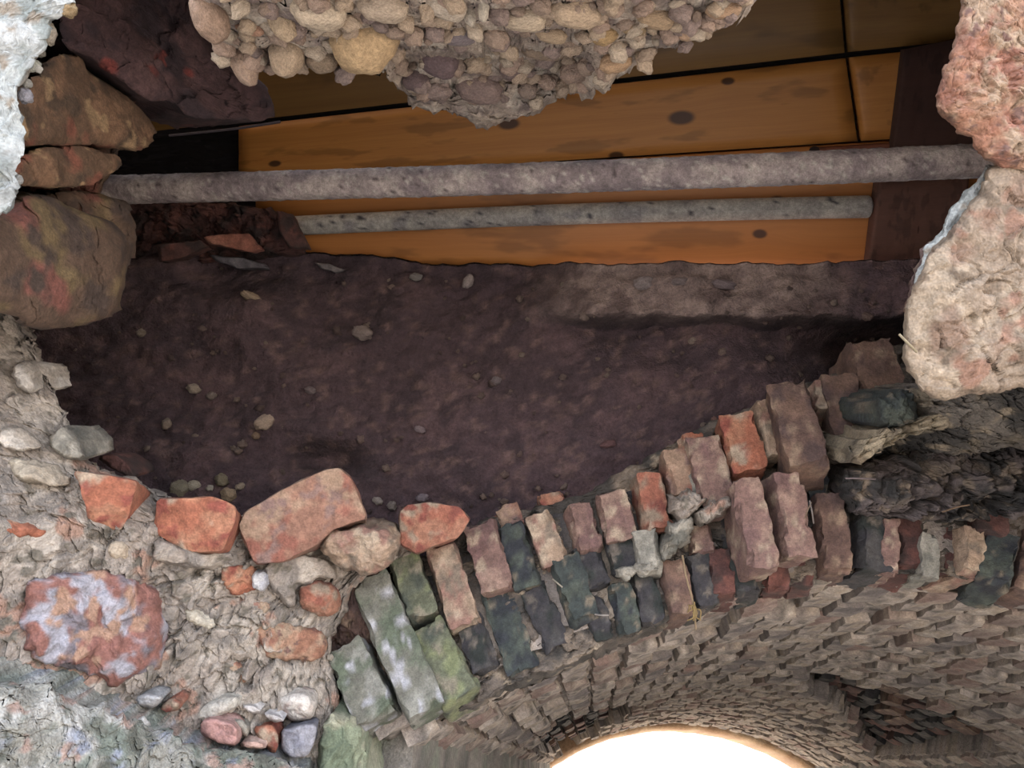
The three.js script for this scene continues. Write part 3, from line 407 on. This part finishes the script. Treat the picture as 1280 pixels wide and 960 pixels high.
// ------------------------------------------------------------------ the boarding
const woodTex = (seed, knots, hue) => {
  const w = 1024, h = 256, a = new Uint8Array(w * h * 4), c0 = lin(hue[0]), c1 = lin(hue[1]), c2 = lin('#3a2216');
  const enc = (v) => 255 * (v <= 0.0031308 ? v * 12.92 : 1.055 * Math.pow(v, 1 / 2.4) - 0.055);
  for (let y = 0; y < h; y++) for (let x = 0; x < w; x++) {
    let bend = 0, kn = 0; const u = x / w, v = y / h;
    for (const [ku, kv, ks] of knots) { const dx = (u - ku) * 4, dy = v - kv, r = Math.hypot(dx, dy * 0.85); bend += 0.06 * Math.sign(dy || 1) * Math.exp(-(dx * dx) / 0.02) * Math.exp(-Math.abs(dy) * 6); kn = Math.max(kn, sstep(ks, ks * 0.55, r)); }
    const vv = v + bend, g = 0.5 + 0.5 * fbm(u * 2.2 + seed, vv * 9, seed, 3), fine = 0.5 + 0.5 * fbm(u * 8 + seed, vv * 70, seed + 4, 2);
    const t = clamp(0.6 * g + 0.4 * fine, 0, 1), dirt = sstep(0.12, 0.4, fbm(u * 5, v * 2.5, seed + 9, 4)) * 0.45, o = (y * w + x) * 4;
    for (let k = 0; k < 3; k++) { let q = c0[k] + (c1[k] - c0[k]) * t; q *= 1 - dirt * 0.7; q += (c2[k] - q) * kn * 0.92; a[o + k] = clamp(enc(q), 0, 255); } a[o + 3] = 255;
  }
  const t = new THREE.DataTexture(a, w, h); t.colorSpace = THREE.SRGBColorSpace; t.magFilter = THREE.LinearFilter; t.minFilter = THREE.LinearMipmapLinearFilter; t.generateMipmaps = true; t.needsUpdate = true; return t;
};
function plank(q, th, lift, mat, parent, name = 'plank', label) {        // four corners as seen: top left, top right, bottom right, bottom left
  const front = q.map(([x, y]) => onBoard(x, y, lift)), nu = 40, nv = 6, pos = [], uv = [], idx = [];
  for (const back of [0, 1]) for (let j = 0; j <= nv; j++) for (let i = 0; i <= nu; i++) {
    const u = i / nu, v = j / nv, p = front[0].clone().lerp(front[1], u).lerp(front[3].clone().lerp(front[2], u), v), e = Math.min(v, 1 - v) * nv < 0.5 || Math.min(u, 1 - u) * nu < 0.5 ? 0.003 : 0;
    p.addScaledVector(BN, back ? th : e - 0.002 * fbm(u * 6, v * 2, th * 90 + q[0][1], 2)); pos.push(p.x, p.y, p.z); uv.push(u, 1 - v);
  }
  const W = nu + 1, off = W * (nv + 1);
  for (let j = 0; j < nv; j++) for (let i = 0; i < nu; i++) { const a = j * W + i, b = a + off; idx.push(a, a + W, a + 1, a + 1, a + W, a + W + 1, b, b + 1, b + W, b + 1, b + W + 1, b + W); }
  for (let i = 0; i < nu; i++) { let a = i, b = a + off; idx.push(a, a + 1, b, a + 1, b + 1, b); a = nv * W + i; b = a + off; idx.push(a, b, a + 1, a + 1, b, b + 1); }
  for (let j = 0; j < nv; j++) { let a = j * W, b = a + off; idx.push(a, b, a + W, b, b + W, a + W); a += nu; b = a + off; idx.push(a, a + W, b, b, a + W, b + W); }
  const g = new THREE.BufferGeometry(); g.setAttribute('position', new THREE.Float32BufferAttribute(pos, 3)); g.setAttribute('uv', new THREE.Float32BufferAttribute(uv, 2)); g.setIndex(idx); g.computeVertexNormals();
  return mesh(name, g, mat, parent, label);
}
const wood = (seed, knots, hue = ['#a56c34', '#c88d48'], rough = 0.5) => new THREE.MeshStandardMaterial({ map: woodTex(seed, knots, hue), roughness: rough, bumpMap: bumpTex, bumpScale: 0.0004 });
const boards = holder('timber_boarding', 'ochre timber boarding of wide knotty planks closing the cavity behind the two pipes', 'boarding', 'thing');
const seam1 = (x) => 165 - 0.1134 * (x - 210), seam2 = (x) => 212 - 0.065 * (x - 560);
const uOf = (x, x0, x1) => (x - x0) / (x1 - x0);
plank([[-150, -140], [1038, -140], [1056, 66], [-150, seam1(-150) - 3]], 0.03, 0, wood(1, [[0.8, 0.4, 0.05]], ['#755530', '#98743f']), boards);
plank([[1043, -140], [1420, -140], [1420, 28], [1061, 65]], 0.03, 0, wood(2, [[0.5, 0.55, 0.05]], ['#755530', '#98743f']), boards);
plank([[298, seam1(298) + 3], [1057, 73], [1072, seam2(1072) - 2], [298, seam2(298) - 2]], 0.03, 0.002, wood(3, [[0.755, 0.47, 0.1], [0.485, 0.6, 0.09], [0.07, 0.28, 0.06], [0.83, 0.88, 0.05], [0.65, 0.02, 0.06]]), boards);
plank([[1062, 72], [1420, 34], [1420, seam2(1420) - 2], [1077, seam2(1077) - 2]], 0.03, 0.002, wood(4, []), boards);
plank([[320, seam2(320) + 1], [1420, seam2(1420) + 1], [1420, 352], [320, 336]], 0.03, 0.004, wood(5, [[0.63, 0.58, 0.05], [0.645, 0.6, 0.05], [0.28, 0.5, 0.06], [0.2, 0.55, 0.09], [0.625, 0.35, 0.04]], ['#9c6434', '#bb7f42']), boards);
// added black sheet: paints the dark void and hides sky in the seams
plank([[-450, -260], [1700, -260], [1600, 330], [-450, 352]], 0.06, -0.06, new THREE.MeshStandardMaterial({ color: '#1d1a1f', roughness: 1, bumpMap: bumpTex }), boards, 'void_backing', 'added black sheet behind the planks, painting the dark of the void');
const tube = (pts, r, rad = 10, seg = 60) => new THREE.TubeGeometry(new THREE.CatmullRomCurve3(pts), seg, r, rad);
{ const o = mesh('wire', tube([onBoard(215, 169, 0.01), onBoard(300, 160, 0.008), onBoard(352, 152, 0.006)], 0.0028, 6, 12), plain('#8d8796'), scene); tag(o, 'thin grey wire at the dark left end of the boarding', 'wire'); }

// right end: dark block, added dark sheet painting the void in shade, nailed batten
function slab(name, label, category, q, th, lift, mat) { const o = plank(q, th, lift, mat, scene, name); tag(o, label, category); return o; }
const darkWood = wood(8, [[0.5, 0.4, 0.05]], ['#4e3630', '#6a4a3e'], 0.8);
slab('timber_block', 'dark brown timber block at the right end of the lower pale pipe', 'timber', [[1090, 222], [1200, 214], [1192, 318], [1078, 322]], 0.042, 0.055, darkWood);
slab('dark_void_sheet', 'added dark sheet painting the shade of the void beside the right masonry', 'timber', [[1124, 62], [1240, 40], [1240, 190], [1108, 192]], 0.03, 0.04, wood(9, [], ['#382622', '#4b322c'], 0.9));
{ const o = slab('batten', 'thin reddish wooden batten with a nail above the upper pipe at the right', 'batten', [[1012, 184], [1125, 177], [1125, 190], [1012, 194]], 0.012, 0.016, wood(10, [], ['#6a3d2c', '#7d4a34'], 0.7));
  const nail = mesh('nail_head', new THREE.CylinderGeometry(0.0095, 0.0095, 0.006, 16), plain('#2c1c1a'), o); nail.position.copy(onBoard(1016, 188, 0.018)); nail.quaternion.setFromUnitVectors(V(0, 1, 0), BN.clone().negate()); }

// pipes
{
  const pts = []; for (let i = 0; i <= 8; i++) { const x = 120 + (1262 - 120) * i / 8; pts.push(at(x, 237 - 0.0335 * (x - 140) + 5 * Math.sin(i / 8 * Math.PI) * 0.7, 1.46 - 0.26 * i / 8)); }
  const g = tube(pts, 0.026, 28, 260), p = g.attributes.position, nn = g.attributes.normal;
  for (let i = 0; i < p.count; i++) { const e = 0.0022 * fbm(p.getX(i) * 60, p.getY(i) * 60, p.getZ(i) * 60, 3); p.setXYZ(i, p.getX(i) + nn.getX(i) * e, p.getY(i) + nn.getY(i) * e, p.getZ(i) + nn.getZ(i) * e); }
  const o = mesh('pipe', dress(g, tones('#b3a4a4', ['#c4b6b2', 14, 0.1], ['#9a8b90', 10, 0.15], ['#c9c2bb', 60, 0.36, 0.06], ['#6a5d60', 34, 0.48, 0.06])), M.mid);
  tag(o, 'long thick pipe crusted with greyish pink cement crossing the cavity from side to side', 'pipe');
}
{
  const pts = []; for (let i = 0; i <= 6; i++) { const x = 372 + (1080 - 372) * i / 6, y = 279 - 0.034 * (x - 372) - 3 * Math.sin(i / 6 * Math.PI) ; pts.push(onBoard(x, y, 0.03)); }
  const body = tube(pts, 0.021, 24, 120), ends = [pts[0], pts[6]].map((p, k) => { const c = new THREE.SphereGeometry(0.0209, 20, 12); c.scale(0.4, 1, 1); c.translate(p.x, p.y, p.z); return c; });
  const o = mesh('pipe', dress(mergeGeometries([body, ...ends].map((g) => g.toNonIndexed())), tones('#b9b6b0', ['#c6c3ba', 8, 0.1], ['#a3a1a2', 12, 0.2], ['#4a4a55', 30, 0.44, 0.04])), M.fine);
  tag(o, 'shorter smooth pale grey pipe just below the cemented pipe', 'pipe');
}

// ------------------------------------------------------------------ loose things
const shard = (name, label, cat, tone, pts, c, d, o = {}) => lumpThing(name, label, cat, pts, c, d, { bulge: 0.01, p: 6, thick: 0.03, na: 0.002, nr: 10, N: 60, soft: 0, tone, jit: 1.5, ...o });
const T_terra = tones('#a5604a', ['#b5735a', 12, 0.1], ['#87483a', 14, 0.2]);
shard('tile_fragment', 'terracotta tile fragment under the left end of the boarding', 'tile', T_terra, [[254, 297], [278, 293], [312, 291], [319, 302], [330, 312], [318, 316], [288, 310], [262, 305]], [292, 303], boardDepth(290, 303) - 0.16);
shard('tile_fragment', 'small dark red triangular tile fragment below the left tip of the pale pipe', 'tile', T.darkRed, [[345, 262], [366, 268], [388, 312], [362, 312], [350, 292]], [364, 292], boardDepth(365, 292) - 0.15);
shard('tile_fragment', 'dark purple tile fragment lying beside the boulder in the shadow', 'tile', T.darkRed, [[196, 306], [252, 300], [262, 308], [232, 322], [200, 328]], [230, 312], boardDepth(230, 312) - 0.19);
shard('slate_fragment', 'long grey slate fragment in the dark gap above the earth bank', 'slate', tones('#5f5b66', ['#75727c', 16, 0.1]), [[262, 318], [300, 322], [332, 330], [338, 336], [300, 336], [272, 328]], [302, 329], boardDepth(300, 329) - 0.14);
shard('slate_fragment', 'small grey slate chip on the earth below the pale pipe', 'slate', tones('#7a7478', ['#8f898c', 16, 0.1]), [[392, 328], [412, 330], [434, 338], [420, 341], [400, 336]], [413, 335], boardDepth(413, 335) - 0.07);

jamBack('stone', 'dark red rubble in the shadow left of the pale pipe', T.darkRed, (x, y) => boardDepth(x, y) - 0.1, [[120, 252], [200, 248], [300, 256], [345, 262], [378, 300], [384, 318], [330, 322], [240, 330], [130, 345]], [245, 292]);
const looseBrick = (label, tone, pts, c, d, o = {}) => lumpThing('loose_brick', label, 'brick', pts, c, d, { bulge: 0.014, p: 11, thick: 0.09, na: 0.0022, nf: 24, nr: 40, N: 200, tone, soft: 1, cut: 0.1, taper: 0.08, crease: 0.6, dir: V(-0.25, 0.15, -0.95).normalize(), ...o });
looseBrick('chipped orange brick piece standing at the left end of the row of loose bricks', T.brightRed, [[92, 588], [126, 592], [170, 600], [172, 606], [162, 640], [152, 666], [144, 664], [112, 650], [106, 628]], [134, 622], (x, y) => 0.945 + 0.0004 * (x - 130) + 0.0006 * Math.max(0, y - 640));
looseBrick('squarish bright orange red brick half between the chipped piece and the largest brick', T.brightRed, [[196, 622], [240, 622], [268, 620], [296, 634], [294, 655], [280, 690], [244, 692], [212, 680], [190, 664]], [243, 656], 1.005);
looseBrick('largest loose brick, dusty pink and tilted, lying on the broken edge', T.dustyRed, [[296, 656], [306, 640], [352, 612], [404, 587], [424, 584], [440, 596], [462, 648], [420, 660], [396, 682], [356, 702], [318, 706]], [376, 648], (x, y) => 1.075 + 0.0004 * (x - 370), { thick: 0.11 });
looseBrick('deep red brick chunk resting on top of the vault right of the beige crusted stone', T.red, [[498, 640], [510, 630], [545, 628], [575, 634], [588, 650], [574, 672], [545, 682], [522, 692], [500, 680]], [540, 658], 1.19);
lumpThing('rubble_stone', 'beige mortar crusted brick lump wedged below the largest loose brick', 'stone', [[397, 678], [415, 662], [440, 656], [475, 658], [496, 672], [498, 690], [482, 712], [464, 722], [430, 712], [402, 692]], [448, 688], 1.1, { bulge: 0.04, p: 4, thick: 0.09, na: 0.006, nf: 20, nr: 26, N: 130, tone: T.tan, jit: 4 });
lumpThing('loose_brick', 'narrow purplish brick sliver behind the chipped orange piece', 'brick', [[122, 570], [140, 566], [158, 578], [172, 592], [170, 598], [150, 592], [136, 584]], [148, 582], 1.09, { bulge: 0.02, p: 6, thick: 0.06, na: 0.003, tone: T.darkRed });

const ledge = (x, y) => faceDepth(x, y) - 0.035;
const pile = (name, label, cat, tone, pts, c, o = {}) => lumpThing(name, label, cat, pts, c, ledge(...c) + (o.back || 0), { bulge: 0.024, p: 3, thick: 0.03, na: 0.003, nr: 14, N: 70, tone, ...o });
pile('stone', 'long smooth white stone leaning in the pile at the foot of the rubble wall', 'stone', tones('#c3c0b6', ['#d6d4cc', 14, 0.1]), [[240, 898], [256, 880], [284, 868], [300, 870], [298, 884], [276, 894], [256, 908]], [272, 888], { p: 2.4, back: 0.012 });
pile('brick_fragment', 'pale pink brick fragment below the long white stone', 'brick', tones('#c28d88', ['#cfa29c', 18, 0.05], ['#b3766f', 16, 0.25]), [[250, 902], [264, 894], [300, 906], [298, 932], [276, 932], [252, 918]], [276, 914], { p: 6, back: -0.01 });
pile('stone', 'large white quartz stone at the right of the pile', 'stone', tones('#cdc6bf', ['#dedad5', 14, 0.05], ['#bfa9a2', 18, 0.3]), [[346, 872], [364, 864], [386, 866], [396, 880], [390, 900], [366, 902], [348, 888]], [370, 883], { p: 2.6 });
pile('stone', 'square blue grey stone at the lower right of the pile', 'stone', tones('#8d90a3', ['#a3a6b6', 12, 0.05], ['#75798c', 16, 0.2]), [[350, 912], [372, 906], [396, 904], [394, 928], [386, 946], [364, 948], [352, 938]], [373, 927], { p: 6, back: -0.012 });
pile('brick_fragment', 'orange red brick chip between the pink fragment and the blue grey stone', 'brick', T.brightRed, [[314, 908], [336, 904], [348, 916], [347, 940], [336, 942], [326, 926]], [334, 922], { p: 5 });
pile('brick_fragment', 'thin cream pink chip lying flat under the pink brick fragment', 'brick', tones('#d0a698', ['#dab9ac', 12, 0.1]), [[300, 926], [330, 928], [332, 936], [302, 934]], [316, 931], { p: 5, back: -0.02 });
pile('stone', 'curved grey pebble beside the pink brick fragment', 'stone', T.greyStone, [[290, 896], [304, 898], [312, 910], [308, 922], [298, 908]], [302, 908], { p: 3 });
pile('stone', 'small white pebble at the left end of the pile', 'stone', tones('#c9c8c6', ['#dcdcda', 12, 0.1]), [[165, 900], [180, 894], [190, 904], [184, 915], [168, 914]], [177, 905], { p: 2.4 });
pile('brick_fragment', 'small dark red brick crumb left of the long white stone', 'brick', T.red, [[200, 884], [214, 872], [228, 876], [226, 884], [208, 892]], [214, 881], { p: 4 });
pile('stone', 'flat pale lavender stone left of the red crumb', 'stone', tones('#a5a9b0', ['#bcbfc6', 14, 0.1]), [[168, 872], [186, 866], [206, 872], [196, 884], [174, 884]], [187, 875], { p: 4 });
pile('stone', 'white wedge shaped chip between the two white stones', 'stone', tones('#c6c4c6', ['#d9d8da', 12, 0.1]), [[302, 880], [318, 882], [328, 890], [312, 893]], [314, 887], { p: 4 });
pile('stone', 'flat white flake under the quartz stone', 'stone', tones('#c9c9d0', ['#dcdce0', 12, 0.1]), [[330, 890], [346, 894], [358, 902], [344, 904], [334, 898]], [344, 898], { p: 4, back: -0.01 });

// straws and the root
function straw(label, pts, r, hex, cat = 'straw') { const o = mesh(cat, tube(pts, r, 6, 20), plain(hex)); return tag(o, label, cat); }
{ const o = straw('pale dry root hanging from the vault edge and ending in a fibrous tuft', [at(853, 694, 1.14), at(858, 722, 1.13), at(866, 752, 1.13), at(870, 786, 1.14)], 0.0014, '#b8a284', 'root');
  for (let i = 0; i < 14; i++) { const x = 868 + rr(-9, 9), y = 758 + rr(-8, 10); mesh('fibre', tube([at(868, 756 + rr(-4, 6), 1.128), at((868 + x) / 2 + rr(-4, 4), y + 4, 1.122), at(x, y + rr(4, 16), 1.128)], 0.0009, 5, 8), plain('#cbb078'), o); } }
straw('short white straw stuck on the dark brick below the middle of the vault edge', [at(691, 724, 1.16), at(697, 729, 1.15), at(703, 734, 1.15)], 0.0012, '#cfc8b8');
straw('white straw lying across the pinkish brick at the lower vault edge', [at(744, 768, 1.16), at(752, 769, 1.15), at(761, 769, 1.15)], 0.0012, '#cfc8c4');
straw('thin upright straw dangling right of the two protruding bricks', [at(1012, 626, 1.1), at(1015, 640, 1.09), at(1017, 654, 1.1)], 0.0011, '#a69c98');
straw('thin slanted straw crossing the dark gap right of the protruding bricks', [at(1006, 648, 1.1), at(1010, 637, 1.09), at(1014, 628, 1.1)], 0.001, '#a08c78');
straw('level straw poking out below the ragged mortar at the right', [at(1057, 598, 1.08), at(1075, 598, 1.07), at(1094, 599, 1.09)], 0.0012, '#9a8c90');
straw('bent straw hanging under the dark mortar at the far right', [at(1178, 640, 1.12), at(1196, 634, 1.1), at(1212, 631, 1.1)], 0.0011, '#a88c72');
straw('short straw on the edge of the right mortar face', [at(1124, 418, 0.79), at(1134, 428, 0.785), at(1146, 440, 0.79)], 0.0013, '#cdbfa0');

renderer.render(scene, camera);
